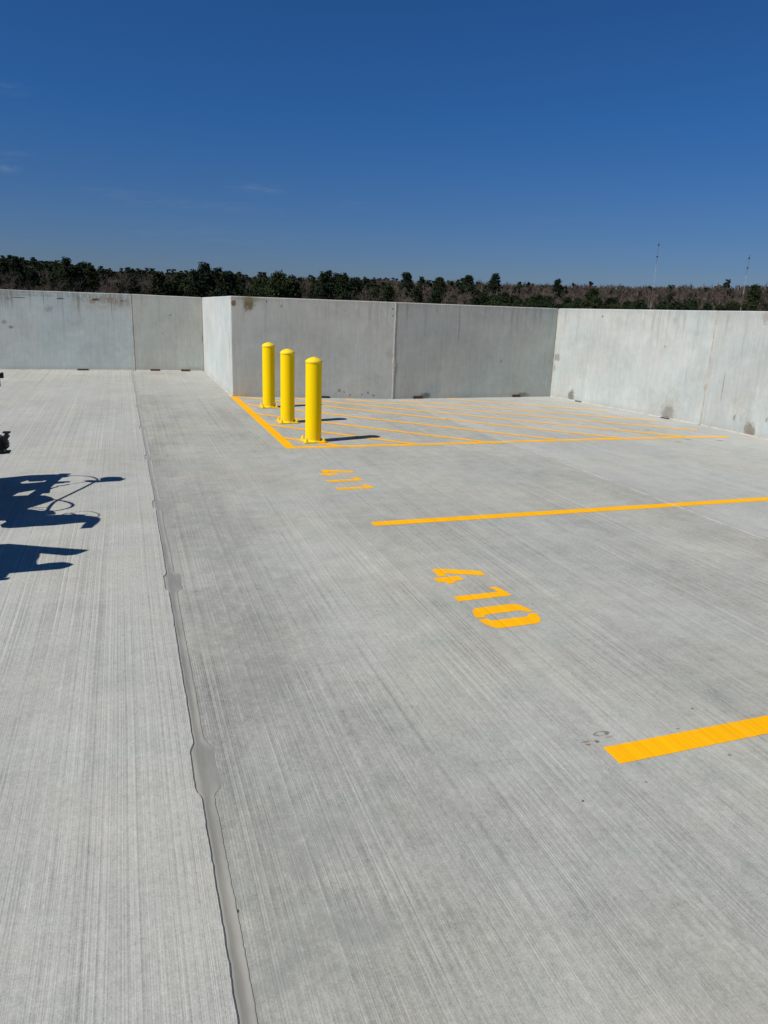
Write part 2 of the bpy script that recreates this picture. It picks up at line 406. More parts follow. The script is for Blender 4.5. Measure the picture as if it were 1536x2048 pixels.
def slab(name, mat, edgeL, edgeR, ys, t=.35, zoff=0.0, ch=.004):
    bm = bmesh.new(); prev = None
    for y in ys:
        xl, xr = edgeL(y), edgeR(y)
        row = [bm.verts.new(p) for p in ((xl, y, -t), (xl, y, zoff - ch), (xl + ch, y, zoff), (xr - ch, y, zoff), (xr, y, zoff - ch), (xr, y, -t))]
        if prev:
            for k in range(5): bm.faces.new((prev[k], prev[k+1], row[k+1], row[k]))
            bm.faces.new((prev[5], prev[0], row[0], row[5]))
        else: bm.faces.new(row[::-1])
        prev = row
    bm.faces.new(prev)
    bmesh.ops.recalc_face_normals(bm, faces=bm.faces)
    return tag(obj(name, bm, mat), kind='structure')
Y_LAND = 12.17
slab('deck_left', mat_deckL, lambda y: -14.0, lambda y: seam_x(y) - half_w(y, 0), YS)
crack_x = lambda y: 4.21 + .02 * mnoise.noise(Vector((y * .5, 9, 2))) + .006 * mnoise.noise(Vector((y * 6, 4, 2)))
YM = [y for y in YS if y < Y_LAND] + [Y_LAND]
slab('deck_middle', mat_deckM, lambda y: seam_x(y) + half_w(y, 1), lambda y: crack_x(y) - .002, YM, ch=.002)
YL = [Y_LAND + .006] + [y for y in YS if y > Y_LAND + .02]
slab('deck_landing', mat_deckF, lambda y: seam_x(y) + half_w(y, 1), lambda y: 1.75, YL, ch=.003)
YR = [y * .1 for y in range(-120, 122)]
slab('deck_right', mat_deckR, lambda y: crack_x(y) + .002, lambda y: 8.2, YR, ch=.002, zoff=.0)
# concrete bed under the joints so no light comes up through them
bm = bmesh.new(); box(bm, -14, 8.2, -12, 17.0, -.60, -.352); tag(obj('deck_underside', bm, mat_deckF), kind='structure')

# sealant in the joint
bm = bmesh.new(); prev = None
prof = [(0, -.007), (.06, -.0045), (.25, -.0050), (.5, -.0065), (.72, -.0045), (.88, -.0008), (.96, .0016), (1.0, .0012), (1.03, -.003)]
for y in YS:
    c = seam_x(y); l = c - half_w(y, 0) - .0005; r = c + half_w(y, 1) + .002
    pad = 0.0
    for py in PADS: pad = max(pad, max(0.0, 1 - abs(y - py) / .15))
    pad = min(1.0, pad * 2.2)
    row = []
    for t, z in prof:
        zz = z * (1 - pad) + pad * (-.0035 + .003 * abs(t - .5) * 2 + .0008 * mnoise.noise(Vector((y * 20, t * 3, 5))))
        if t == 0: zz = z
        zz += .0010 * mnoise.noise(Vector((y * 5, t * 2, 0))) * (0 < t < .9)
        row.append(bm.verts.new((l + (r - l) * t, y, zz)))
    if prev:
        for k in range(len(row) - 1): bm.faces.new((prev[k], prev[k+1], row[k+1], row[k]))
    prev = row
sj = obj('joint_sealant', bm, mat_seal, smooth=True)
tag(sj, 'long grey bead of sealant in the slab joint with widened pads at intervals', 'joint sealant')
# thin smear of laitance in the far joint
bm = bmesh.new(); prev = None
for k in range(0, 700):
    y = -11 + k * .033
    if y > 11.65: break
    c = crack_x(y); a = .004 + .004 * abs(mnoise.noise(Vector((y * 2.5, 1, 1)))) + (.016 * max(0, mnoise.noise(Vector((y * 1.3, 8, 1)))))
    a2 = .003 + .012 * max(0, mnoise.noise(Vector((y * 1.7, 3, 9))))
    row = [bm.verts.new(p) for p in ((c - a, y, .0005), (c - a * .5, y, .0022), (c + a2, y, .0022), (c + a2 + .002, y, .0005))]
    if prev:
        for j in range(3): bm.faces.new((prev[j], prev[j+1], row[j+1], row[j]))
    prev = row
mat_grout, n, b = new_mat('pale_grout', (.56, .56, .53), .8)
P = n.coord('Object'); n.link(n.mix(n.map(n.noise(n.scale(P, (1, .3, 1)), 9, 4, .7), .4, .6), (.50, .50, .47), (.33, .33, .31)), b.inputs['Base Color'])
tag(obj('grout_line', bm, mat_grout), 'thin pale grout line along the far slab joint under the hatched zone', 'grout line')

# ------------------------------------------------------------------ parapet panels
BS = (.16, .13, .10)
def panel(name, A, B, hA, hB, mat, label, plates=(), th=.16, seal_end=False, seal_start=False, base_seal=False, blob=.38, face='L', bead_w=.017):
    """wall between floor points A and B, inner face on the camera side"""
    A = Vector((*A, 0)); B = Vector((*B, 0)); d = B - A; L = d.length
    e = empty(name, (A.x, A.y, 0), math.atan2(d.y, d.x)); tag(e, label, 'parapet wall', 'precast concrete parapet panels around the roof deck')
    bm = bmesh.new(); g = .004
    c = .012
    # profile across thickness (y outward positive), chamfered coping
    def ring(u, h, inset=0.0):
        return [bm.verts.new((u, y, z)) for (y, z) in ((inset, -.55), (inset, h - c), (c + inset, h), (th - c, h), (th, h - c), (th, -.55))]
    n_ = max(4, int(L / .12)); rows = []
    rows.append(ring(g, hA - .006, .008))
    for k in range(n_ + 1):
        t = k / n_; u = g + .008 + (L - 2 * g - .016) * t
        rows.append(ring(u, hA + (hB - hA) * t + .002 * mnoise.noise(Vector((u * 2, A.x, 0)))))
    rows.append(ring(L - g, hB - .006, .008))
    for a, b_ in zip(rows, rows[1:]):
        for k in range(5): bm.faces.new((a[k], a[k+1], b_[k+1], b_[k]))
        bm.faces.new((a[5], a[0], b_[0], b_[5]))
    bm.faces.new(rows[0][::-1]); bm.faces.new(rows[-1])
    bmesh.ops.recalc_face_normals(bm, faces=bm.faces)
    obj('concrete_panel', bm, mat, e)
    def bead(u, h, inner=False):
        bm = bmesh.new(); prev = None
        for k in range(70):
            z = .003 + (h - .01) * k / 69
            w_ = bead_w * (1 + .5 * mnoise.noise(Vector((z * 6, u, 0)))) + .022 * math.exp(-((z - blob * 1.5) / .09) ** 2) * (1 + .5 * mnoise.noise(Vector((z * 30, u, 3))))
            o_ = .004 * mnoise.noise(Vector((z * 2, u, 9)))
            row = [bm.verts.new(p) for p in ((u - w_ + o_, .003, z), (u - w_ * .6 + o_, -.004, z), (u + w_ * .6 + o_, -.005, z), (u + w_ + o_, .003, z))]
            if prev:
                for j in range(3): bm.faces.new((prev[j+1], prev[j], row[j], row[j+1]))
            prev = row
        obj('vertical_sealant', bm, mat_caulk, e, True)
    if seal_end: bead(L - .002, hB)
    if seal_start: bead(.006, hA)
    if base_seal:
        bm = bmesh.new(); prev = None
        for k in range(int(L / .03)):
            u = .02 + k * .03; w_ = .006 + .012 * abs(mnoise.noise(Vector((u * 4, 3, A.x)))) + .02 * max(0, mnoise.noise(Vector((u * 1.5, 8, A.x))))
            row = [bm.verts.new(p) for p in ((u, -.001, .018), (u, -.006, .010), (u, -w_ - .004, .0025), (u, -w_ - .008, .0006))]
            if prev:
                for j in range(3): bm.faces.new((prev[j], prev[j+1], row[j+1], row[j]))
            prev = row
        obj('base_sealant', bm, mat_caulk, e, True)
    for (u, wd, hh, mt) in plates:      # steel connection angles left bare at the foot
        p = bmesh.new(); box(p, u - wd/2, u + wd/2, -.030, -.002, .001, .012); box(p, u - wd/2, u + wd/2, -.010, -.002, .0125, hh)
        box(p, u - wd/2 - .012, u - wd/2 - .001, -.022, -.003, .004, hh * .9)
        obj('weld_plate', p, mt, e)
    return e, L
def uu(A, B, px, py):       # distance along A->B for a floor sighting
    A = np.array(A); B = np.array(B); d = (B - A) / np.linalg.norm(B - A); return float(np.dot(np.array(G(px, py)) - A, d))
def wz(A, B, px, py):       # (u, z) on the wall plane A->B for a sighting
    A3 = Vector((*A, 0)); d = (Vector((*B, 0)) - A3).normalized(); nrm = Vector((d.y, -d.x, 0)); r = ray(px, py); o = Vector((0, 0, CAM_H))
    t = (A3 - o).dot(nrm) / r.dot(nrm); p = o + r * t
    return ((p - A3).dot(d), p.z)

P0 = G(0, 740); P1 = G(270.5, 741); P2 = G(409, 743); P3 = G(465, 793); P4 = G(785, 798); P5 = G(1100, 793); P6 = G(1400, 850); P7 = G(1536, 884)
dl = np.array(P1) - np.array(P0); dl /= np.linalg.norm(dl); PL = tuple(np.array(P0) - dl * 6.5)
# right wall: straight on, past the frame
dr = np.array(P7) - np.array(P6); dr /= np.linalg.norm(dr); PR = tuple(np.array(P7) + np.array([.02, -1]) * 7.0)

GREY = (.40, .42, .415)
def sp(A, B, px, py, ru, rv, c, s_, so_=.6):
    u, z = wz(A, B, px, py); return (u, z, ru, rv, c, s_, so_)
rustc = (.26, .17, .09); dk = (.10, .09, .08); grn = (.13, .105, .04)
A_, B_ = PL, P1
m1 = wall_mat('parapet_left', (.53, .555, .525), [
    sp(A_, B_, 203, 598, .55, .09, rustc, .7, .9), sp(A_, B_, 235, 604, .45, .09, rustc, .4, .9), sp(A_, B_, 200, 612, .7, .10, (.36, .31, .22), .5, .95), sp(A_, B_, 191, 599, .07, .022, (.03, .025, .02), .95), sp(A_, B_, 184, 603, .10, .04, rustc, .6, .8),
    sp(A_, B_, 121, 597, .09, .014, (.05, .045, .04), .9), sp(A_, B_, 246, 602, .09, .009, (.05, .045, .04), .95), sp(A_, B_, 38, 595, .14, .008, (.05, .045, .04), .9),
    sp(A_, B_, 16, 597, .05, .04, (.22, .17, .10), .6), sp(A_, B_, 98, 617, .08, .07, (.30, .28, .25), .7), sp(A_, B_, 22, 654, .05, .03, (.22, .20, .17), .8),
    sp(A_, B_, 8, 644, .06, .04, (.27, .25, .22), .7), sp(A_, B_, 60, 590, .9, .03, (.24, .22, .17), .5, .9), sp(A_, B_, 40, 580, .8, .05, (.22, .22, .19), .5, .9)], top=.75)
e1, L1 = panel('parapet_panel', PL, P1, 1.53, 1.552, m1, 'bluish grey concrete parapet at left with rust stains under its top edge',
      [(uu(PL, P1, 167, 740), .20, .03, mat_rust)], seal_end=True, base_seal=True)
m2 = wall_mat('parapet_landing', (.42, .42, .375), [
    sp(P1, P2, 340, 630, .02, .025, dk, .7), sp(P1, P2, 325, 667, .015, .015, dk, .6), sp(P1, P2, 385, 738, .3, .05, (.22, .20, .17), .4, .9), sp(P1, P2, 408, 678, .04, .10, (.17, .12, .08), .85)], top=.35)
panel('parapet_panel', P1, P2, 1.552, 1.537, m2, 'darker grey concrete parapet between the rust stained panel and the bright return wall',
      [(uu(P1, P2, 311, 742), .18, .035, mat_rust), (uu(P1, P2, 372, 742), .17, .04, mat_rust)], base_seal=True)
m3 = wall_mat('parapet_return', (.52, .535, .51), [sp(P2, P3, 459, 700, .08, .28, (.40, .33, .25), .6, .7), sp(P2, P3, 461, 660, .04, .3, (.35, .28, .22), .5, .8)], top=.25)
panel('parapet_panel', P2, P3, 1.537, 1.566, m3, 'short bright return wall of the parapet turning towards the bollards', seal_start=True, seal_end=False, base_seal=True)
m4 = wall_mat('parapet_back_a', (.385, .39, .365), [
    sp(P3, P4, 499, 604, .075, .13, grn, .95, .3), sp(P3, P4, 492, 611, .03, .09, grn, .8, .4), sp(P3, P4, 467, 606, .035, .045, (.16, .09, .03), .95, .3), sp(P3, P4, 500, 598, .2, .05, (.20, .19, .13), .6, .5),
    sp(P3, P4, 533, 603, .010, .02, dk, .8), sp(P3, P4, 678, 781, .03, .03, (.19, .17, .14), .8), sp(P3, P4, 688, 784, .02, .02, (.2, .18, .15), .8), sp(P3, P4, 700, 790, .02, .025, (.28, .22, .16), .8),
    sp(P3, P4, 736, 786, .02, .025, (.16, .16, .15), .8), sp(P3, P4, 747, 791, .02, .02, (.13, .13, .12), .8), sp(P3, P4, 672, 787, .02, .02, (.24, .2, .16), .7), sp(P3, P4, 724, 789, .02, .015, (.13, .13, .12), .7),
    sp(P3, P4, 779, 708, .08, .10, (.24, .235, .19), .6, .8), sp(P3, P4, 563, 612, .02, .03, dk, .5), sp(P3, P4, 786, 618, .02, .015, dk, .7), sp(P3, P4, 786, 632, .02, .015, dk, .7)], top=.5)
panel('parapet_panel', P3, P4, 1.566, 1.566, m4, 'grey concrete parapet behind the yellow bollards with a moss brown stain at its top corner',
      [(uu(P3, P4, 650, 797), .16, .03, mat_black_steel)], seal_end=True, base_seal=False)
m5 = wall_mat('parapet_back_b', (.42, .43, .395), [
    sp(P4, P5, 851, 791, .09, .06, (.13, .125, .11), .85), sp(P4, P5, 1046, 790, .11, .05, (.16, .155, .13), .8), sp(P4, P5, 1003, 722, .03, .03, (.24, .24, .22), .6),
    sp(P4, P5, 919, 640, .012, .55, (.20, .195, .185), .6, .6), sp(P4, P5, 875, 622, .05, .06, (.26, .24, .2), .4, .8), sp(P4, P5, 870, 775, .2, .1, (.30, .31, .30), .4, .9)], top=.5)
panel('parapet_panel', P4, P5, 1.566, 1.566, m5, 'grey concrete parapet behind the hatched zone running into the far right corner',
      [(uu(P4, P5, 835, 797), .16, .045, mat_rust), (uu(P4, P5, 1032, 794), .15, .045, mat_rust)], base_seal=False)
m6 = wall_mat('parapet_right_a', (.465, .48, .455), [
    sp(P5, P6, 1114, 714, .09, .07, (.25, .25, .22), .85, .35), sp(P5, P6, 1108, 735, .04, .06, (.22, .2, .16), .7), sp(P5, P6, 1142, 791, .075, .10, (.15, .145, .13), .85, .4), sp(P5, P6, 1139, 762, .07, .1, (.36, .35, .32), .5, .8),
    sp(P5, P6, 1335, 826, .11, .13, (.19, .18, .155), .85, .5), sp(P5, P6, 1334, 838, .11, .04, (.10, .095, .08), .9, .5), sp(P5, P6, 1338, 812, .2, .25, (.34, .325, .28), .6, .8), sp(P5, P6, 1205, 633, .02, .02, (.15, .15, .14), .8), sp(P5, P6, 1330, 693, .02, .015, (.2, .2, .18), .7),
    sp(P5, P6, 1393, 668, .05, .05, (.36, .37, .35), .6), sp(P5, P6, 1350, 640, .05, .05, (.34, .32, .28), .5), sp(P5, P6, 1161, 755, .02, .015, (.28, .27, .24), .6), sp(P5, P6, 1310, 820, .15, .12, (.36, .34, .3), .5, .9)], top=.4)
panel('parapet_panel', P5, P6, 1.566, 1.600, m6, 'bright sunlit concrete parapet at right beside the far corner with damp patches at its foot',
      [(uu(P5, P6, 1157, 804), .14, .022, mat_greyplate), (uu(P5, P6, 1312, 838), .15, .014, mat_black_steel)], seal_start=True, seal_end=True, base_seal=True, bead_w=.014)
A7, B7 = P6, PR
m7 = wall_mat('parapet_right_b', (.445, .46, .44), [
    sp(P6, P7, 1488, 860, .095, .11, (.20, .175, .14), .95, .35), sp(P6, P7, 1487, 868, .06, .05, (.22, .15, .10), .7, .5), sp(P6, P7, 1482, 850, .13, .16, (.30, .29, .25), .55, .8), sp(P6, P7, 1462, 800, .07, .04, (.24, .23, .2), .5, .8), sp(P6, P7, 1443, 770, .012, .22, (.26, .235, .20), .7, .5),
    sp(P6, P7, 1416, 750, .03, .10, (.44, .42, .34), .8, .5), sp(P6, P7, 1416, 735, .05, .03, (.25, .24, .2), .5), sp(P6, P7, 1462, 835, .02, .05, (.2, .19, .17), .8), sp(P6, P7, 1522, 635, .06, .09, (.27, .26, .24), .7),
    sp(P6, P7, 1475, 805, .2, .2, (.38, .36, .31), .5, .9), sp(P6, P7, 1520, 840, .02, .04, (.2, .19, .17), .7), sp(P6, P7, 1510, 880, .04, .03, (.4, .35, .25), .7)], top=.4)
panel('parapet_panel', P6, PR, 1.600, 1.68, m7, 'sunlit concrete parapet at the right edge with brown blotches low on its face', base_seal=True)

# ------------------------------------------------------------------ painted markings
ZP = .0012
def poly_sheet(polys, z=ZP):
    bm = bmesh.new()
    for pl in polys:
        vs = [bm.verts.new((x, y, z)) for x, y in pl]
        f = bm.faces.new(vs)
        if f.normal.z < 0: f.normal_flip()
    bm.normal_update()
    for f in bm.faces:
        if f.normal.z < 0: f.normal_flip()
    bmesh.ops.triangulate(bm, faces=bm.faces)
    return bm
def rag(a, b, w_, seed, cap=0.0):
    """stripe from a to b of width w_ with slightly soft rolled edges"""
    a = np.array(a); b = np.array(b); d = b - a; L = np.linalg.norm(d); d /= L; nn = np.array([-d[1], d[0]]); n_ = max(6, int(L / .03))
    up = [a + d * L * k / n_ + nn * (w_/2 + .0030 * mnoise.noise(Vector((k * .83, seed, 0)))) for k in range(n_ + 1)]
    dn = [a + d * L * k / n_ - nn * (w_/2 + .0030 * mnoise.noise(Vector((k * .83, seed, 5)))) for k in range(n_ + 1)]
    return [[tuple(dn[k]), tuple(dn[k+1]), tuple(up[k+1]), tuple(up[k])] for k in range(n_)]
o = obj('parking_line', poly_sheet(rag((1.537, 1.805), (9.3 - 1.7, 1.801), .100, 1)), mat_line); tag(o, 'nearest yellow stall line, cut off by the right edge of the picture', 'parking line', 'yellow stall lines on the deck')
o = obj('parking_line', poly_sheet(rag((1.592, 4.655), (7.65, 4.58), .100, 2)), mat_line); tag(o, 'yellow stall line between the painted numbers 411 and 410', 'parking line', 'yellow stall lines on the deck')

def crop(pts, s, ox, oy): return [G(ox + x / s, oy + y / s) for x, y in pts]
four = [crop([(125,158),(165,153),(250,153),(665,176),(727,226),(560,218),(268,203),(290,232),(210,236)], 5.4857, 840, 1110),
        crop([(140,257),(425,228),(480,274),(375,287),(385,310),(305,319),(280,297),(208,303)], 5.4857, 840, 1110)]
one = [crop([(365,458),(855,404),(805,378),(745,358),(800,352),(830,351),(880,368),(935,398),(1012,443),(425,512)], 5.4857, 840, 1110)]
zero = [crop([(640,580),(985,540),(1050,540),(1110,555),(1180,585),(1245,620),(1180,629),(1145,617),(1110,611),(1080,612),(740,655),(712,662),(708,686),(620,693),(595,665),(577,635),(580,605),(600,590)], 5.4857, 840, 1110),
        crop([(640,712),(725,700),(755,712),(790,719),(830,716),(1180,673),(1190,662),(1180,648),(1270,636),(1305,670),(1325,708),(1318,735),(1285,752),(900,803),(840,803),(780,791),(720,765),(670,735)], 5.4857, 840, 1110)]
def stall_number(polys_by_digit, label):
    xs = [p for d in polys_by_digit for pl in d for p in pl]
    cx, cy = sum(p[0] for p in xs)/len(xs), sum(p[1] for p in xs)/len(xs)
    bm = poly_sheet([pl for d in polys_by_digit for pl in d])
    o = obj('stall_number', bm, mat_line); tag(o, label, 'painted number', 'stencilled stall numbers'); return o
stall_number([four, one, zero], 'yellow stencilled number 410 on the concrete, nearer the camera')
t4 = np.array(G(620 + 232/10.971, 925 + 166/10.971)) - np.array(four[0][0])
t1a = np.array(G(620 + 1180/10.971, 925 + 395/10.971)) - np.array(one[0][8]); t1b = np.array(G(620 + 1415/10.971, 925 + 560/10.971)) - np.array(one[0][8])
print('411 offsets', t4, t1a, t1b)
mv = lambda polys, t: [[(x + t[0], y + t[1]) for x, y in pl] for pl in polys]
stall_number([mv(four, t4), mv(one, t1a), mv(one, t1b)], 'yellow stencilled number 411 in the stall in front of the bollards')

hz = empty('hatched_zone', (1.6, 7.5, 0)); tag(hz, 'yellow diagonal hatching on the deck around the bollards and up to the far walls', 'road marking')
def hz_part(name, bm):
    o = obj(name, bm, mat_line); o.parent = hz; o.matrix_parent_inverse = Matrix.Translation((-1.6, -7.5, 0)); return o
hz_part('border_line', poly_sheet(rag((1.612, 7.47), (1.612, 12.12), .105, 3)))
e0 = np.array((1.665, 7.520)); e1_ = np.array(G(1455, 873.5))
bp = np.array(((1.665, 7.520), G(850, 889), G(1110, 881), G(1364, 874.5), (e1_[0], e1_[1]))) 
polys = []
for k in range(len(bp) - 1): polys += rag(bp[k], bp[k+1] + .0005, .095, 10 + k)
hz_part('border_line', poly_sheet(polys))
HL = [((894,798),(1215.7,822)),((800,801),(1314,841.7)),((691,799),(1395.7,861)),((591,797),(1364,873)),((474,793.3),(1237,875.7)),((488,809),(1110,879)),((509,828),(991,887)),((534,850),(841,890)),((568,876),(690,894))]
for k, (a, b_) in enumerate(HL):
    a = np.array(G(*a)); b_ = np.array(G(*b_))
    if k >= 4: a[0] = 1.66
    hz_part('hatch_line', poly_sheet(rag(a, b_, .072 if k < 3 else .08, 20 + k), ZP + .0006 + .0001 * k))

# ------------------------------------------------------------------ bollards
def make_bollard():
    root = empty('bollard', (0, 0, 0))
    r = .0895
    bm = bmesh.new(); lathe(bm, [(r, .010), (r, .02), (r, .885)], 48); obj('pipe', bm, mat_yellow, root, True)
    bm = bmesh.new()
    lathe(bm, [(r + .0005, .868), (r + .004, .872), (r + .0045, .884), (r + .003, .893), (r - .006, .903), (r - .022, .915), (r - .045, .926), (r - .065, .932), (.012, .936), (0, .9365)], 48)
    obj('dome_cap', bm, mat_cap, root, True)
    bm = bmesh.new(); box(bm, -.125, .125, -.125, .125, .002, .0145, .002); pl = obj('base_plate', bm, mat_yellow, root)
    bm = bmesh.new(); lathe(bm, [(r + .010, .0145), (r + .008, .020), (r + .001, .026)], 48); obj('weld_bead', bm, mat_yellow, pl, True)
    for sx_ in (-1, 1):
        for sy_ in (-1, 1):
            bm = bmesh.new()
            lathe(bm, [(.021, .0145), (.021, .0175), (.0, .0175)], 16, (sx_*.098, sy_*.098, 0))
            lathe(bm, [(.0155, .0175), (.0165, .019), (.0165, .034), (.014, .037), (0, .037)], 6, (sx_*.098, sy_*.098, 0))
            lathe(bm, [(.0085, .037), (.0085, .052), (.0065, .055), (0, .055)], 10, (sx_*.098, sy_*.098, 0))
            obj('anchor_bolt', bm, mat_yellow, root)
    return root
def copy_tree(o, parent=None):
    c = o.copy(); COL.objects.link(c); c.parent = parent
    for ch in list(o.children): copy_tree(ch, c)
    return c
spotsB = [(1.943, 7.845, 'nearest of the three yellow steel bollards, at the front edge of the hatched zone'),
          (1.935, 9.20, 'middle of the three yellow steel bollards'),
          (1.955, 10.62, 'farthest of the three yellow steel bollards, closest to the grey parapet')]
bol = make_bollard()
for i, (x, y, lb) in enumerate(spotsB):
    o = bol if i == 0 else copy_tree(bol)
    o.location = (x, y, 0); o.rotation_euler.z = (0, .02, -.02)[i]
    tag(o, lb, 'bollard', 'yellow bollards in the hatched zone')

# ------------------------------------------------------------------ line striping machine, standing just left of the frame
KX, KY = -TO_SUN.x / TO_SUN.z, -TO_SUN.y / TO_SUN.z
def onp(px, py, x0):          # point on the upright plane x=x0 whose shadow lands at the sighting
    gx, gy = G(px, py); z = max(.012, (gx - x0) / KX); return Vector((x0, gy - KY * z, z))
mat_blk, n, b = new_mat('black_plastic', (.012, .012, .013), .55)
n.link(n.bump(n.noise(n.coord(), 80, 3), .3, .002), b.inputs['Normal'])
mat_hose, n, b = new_mat('hose_rubber', (.02, .02, .024), .5)
mat_navy, n, b = new_mat('navy_enamel', (.02, .025, .07), .35)
mat_steel, n, b = new_mat('scuffed_frame_steel', (.16, .15, .13), .45, metallic=.7)
n.link(n.mix(n.map(n.noise(n.coord(), 40, 4), .4, .65), (.19, .18, .16), (.07, .06, .04)), b.inputs['Base Color'])
def plate(bm, poly, t=.05):      # outline in an upright plane, given thickness t in x
    f1 = [bm.verts.new(p + Vector((-t/2, 0, 0))) for p in poly]; f2 = [bm.verts.new(p + Vector((t/2, 0, 0))) for p in poly]
    bm.faces.new(f1); bm.faces.new(f2[::-1])
    for i in range(len(poly)):
        j = (i + 1) % len(poly); bm.faces.new((f1[j], f1[i], f2[i], f2[j]))
    bmesh.ops.recalc_face_normals(bm, faces=bm.faces)
XM = -1.22
st = empty('line_striper', (-1.4, 5.8, 0)); tag(st, 'black line striping machine with looping hoses, mostly outside the left edge', 'line striper')
def stp(name, bm, mat, smooth=False, par=None):
    o = obj(name, bm, mat, None, smooth); o.parent = par or st
    o.matrix_parent_inverse = Matrix.Translation((1.4, -5.8, 0)); return o
s5 = 1536 / 260.0            # shadow survey sheet scale
def q(pts, x0=XM, ox=0, oy=930, s=s5): return [onp(ox + x / s, oy + y / s, x0) for x, y in pts]
# handlebar grip and its post
bm = bmesh.new(); plate(bm, q([(1228,155),(1290,140),(1385,142),(1410,158),(1455,162),(1415,178),(1380,192),(1260,198),(1225,185)]), .06); stp('grip', bm, mat_blk)
bm = bmesh.new(); plate(bm, q([(1005,185),(1060,178),(1170,185),(1235,180),(1240,200),(1130,208),(1050,200)]), .03); stp('brake_lever', bm, mat_blk)
bm = bmesh.new(); tube(bm, spline(q([(1110,205),(1000,262),(860,330),(720,398),(640,440),(590,490),(560,540)]), 4), [.011]*25, 10); stp('handlebar_post', bm, mat_steel, True)
for pts, r in (([(690,128),(850,126),(1000,130),(1090,142),(1145,165),(1150,190),(1130,205)], .008),
               ([(480,408),(620,408),(740,424),(830,448),(862,474),(830,502),(740,526),(640,543),(560,548)], .010),
               ([(780,575),(900,556),(1040,546),(1120,560),(1168,580),(1165,605),(1140,625)], .004),
               ([(560,300),(640,268),(740,240),(830,226),(930,212),(1030,198)], .006),
               ([(160,545),(240,520),(370,500),(480,503),(560,500)], .005), ([(200,560),(330,520),(420,515),(540,535)], .004),
               ([(700,600),(780,572),(850,572),(900,590)], .007)):
    bm = bmesh.new(); p = spline(q(pts), 5); tube(bm, p, r, 8); stp('hose', bm, mat_hose, True)
# knobby cable couplings
for a, b_, r in (((560,285),(660,262),.012), ((680,250),(800,234),.013), ((380,290),(470,275),.014)):
    bm = bmesh.new(); tube(bm, q([a, b_]), r, 8); stp('hose_coupling', bm, mat_blk)
# upper pump housing, strut, tab
bm = bmesh.new(); plate(bm, q([(-160,175),(20,158),(300,130),(420,118),(560,112),(700,118),(760,135),(700,150),(640,152),(570,180),(480,178),(420,195),(405,170),(330,168),(240,188),(160,212),(200,235),(330,215),(420,232),(390,290),(200,322),(130,335),(60,372),(-160,372)]), .10); stp('pump_housing', bm, mat_blk)
bm = bmesh.new(); plate(bm, q([(680,118),(740,100),(820,103),(790,118),(720,128)]), .04); stp('pump_knob', bm, mat_blk)
bm = bmesh.new(); plate(bm, q([(610,150),(700,150),(560,270),(430,362),(360,362),(500,270)]), .05); stp('strut', bm, mat_steel)
bm = bmesh.new(); plate(bm, q([(530,260),(570,268),(555,335),(520,335)]), .04); stp('bracket', bm, mat_steel)
# paint tank
bm = bmesh.new(); plate(bm, q([(-160,372),(60,372),(230,362),(400,366),(470,385),(502,408),(490,428),(400,455),(290,490),(190,520),(130,560),(-160,640)]), .16); stp('paint_tank', bm, mat_navy)
# engine and low frame
bm = bmesh.new(); plate(bm, q([(100,600),(200,530),(290,528),(400,545),(540,540),(580,570),(570,590),(400,598),(800,586),(940,590),(920,604),(1040,625),(1050,650),(980,682),(830,690),(560,718),(400,722),(200,742),(110,735),(90,700),(160,665)]), .09); stp('engine_block', bm, mat_blk)
bm = bmesh.new(); plate(bm, q([(910,605),(1000,600),(1100,612),(1155,632),(1150,660),(1120,690),(1050,745),(985,750),(1020,700),(1090,650),(1040,628),(960,620)]), .04); stp('spray_gun', bm, mat_blk)
bm = bmesh.new(); plate(bm, q([(-160,560),(130,540),(160,600),(120,655),(-160,640)]), .09); stp('frame_plate', bm, mat_steel)
bm = bmesh.new()      # wheel under the frame
c = onp(-70 / s5, 930 + 735 / s5, XM)
wy, wr = 5.15, .19
for a in range(0, 24):
    a0, a1 = a * math.pi / 12, (a + 1) * math.pi / 12
    tube(bm, [(XM - .08, wy + wr * math.cos(a0), .2 + wr * math.sin(a0)), (XM - .08, wy + wr * math.cos(a1), .2 + wr * math.sin(a1))], .02, 6)
for a in range(6): tube(bm, [(XM - .08, wy, .2), (XM - .08, wy + wr * math.cos(a * math.pi / 3), .2 + wr * math.sin(a * math.pi / 3))], .006, 5)
stp('wheel', bm, mat_blk)
# parts of it that do reach into the picture: valve block near the deck, end of the grip bar
def vp(px, py, y0):          # point on the upright plane y=y0 seen at a sighting
    d = ray(px, py); t = y0 / d.y; return Vector((d.x * t, y0, CAM_H + d.z * t))
s6 = 1229 / 60.0
def vq(pts, y0=6.25): return [vp(x / s6, 840 + y / s6, y0) for x, y in pts]
def plate_y(bm, poly, t=.03):
    f1 = [bm.verts.new(p + Vector((0, -t/2, 0))) for p in poly]; f2 = [bm.verts.new(p + Vector((0, t/2, 0))) for p in poly]
    bm.faces.new(f1); bm.faces.new(f2[::-1])
    for i in range(len(poly)):
        j = (i + 1) % len(poly); bm.faces.new((f1[j], f1[i], f2[i], f2[j]))
    bmesh.ops.recalc_face_normals(bm, faces=bm.faces)
bm = bmesh.new(); plate_y(bm, vq([(120,475),(425,475),(425,525),(350,528),(340,625),(205,625),(205,528),(120,528)]), .05); stp('valve_handle', bm, mat_blk)
bm = bmesh.new(); plate_y(bm, vq([(130,635),(345,625),(392,690),(312,775),(300,830),(340,870),(345,930),(372,965),(368,1025),(335,990),(290,965),(262,990),(290,1045),(310,1080),(340,1060),(378,1095),(340,1125),(310,1130),(300,1170),(240,1180),(170,1130),(150,1000),(150,940),(100,850)]), .07); stp('valve_body', bm, mat_blk)
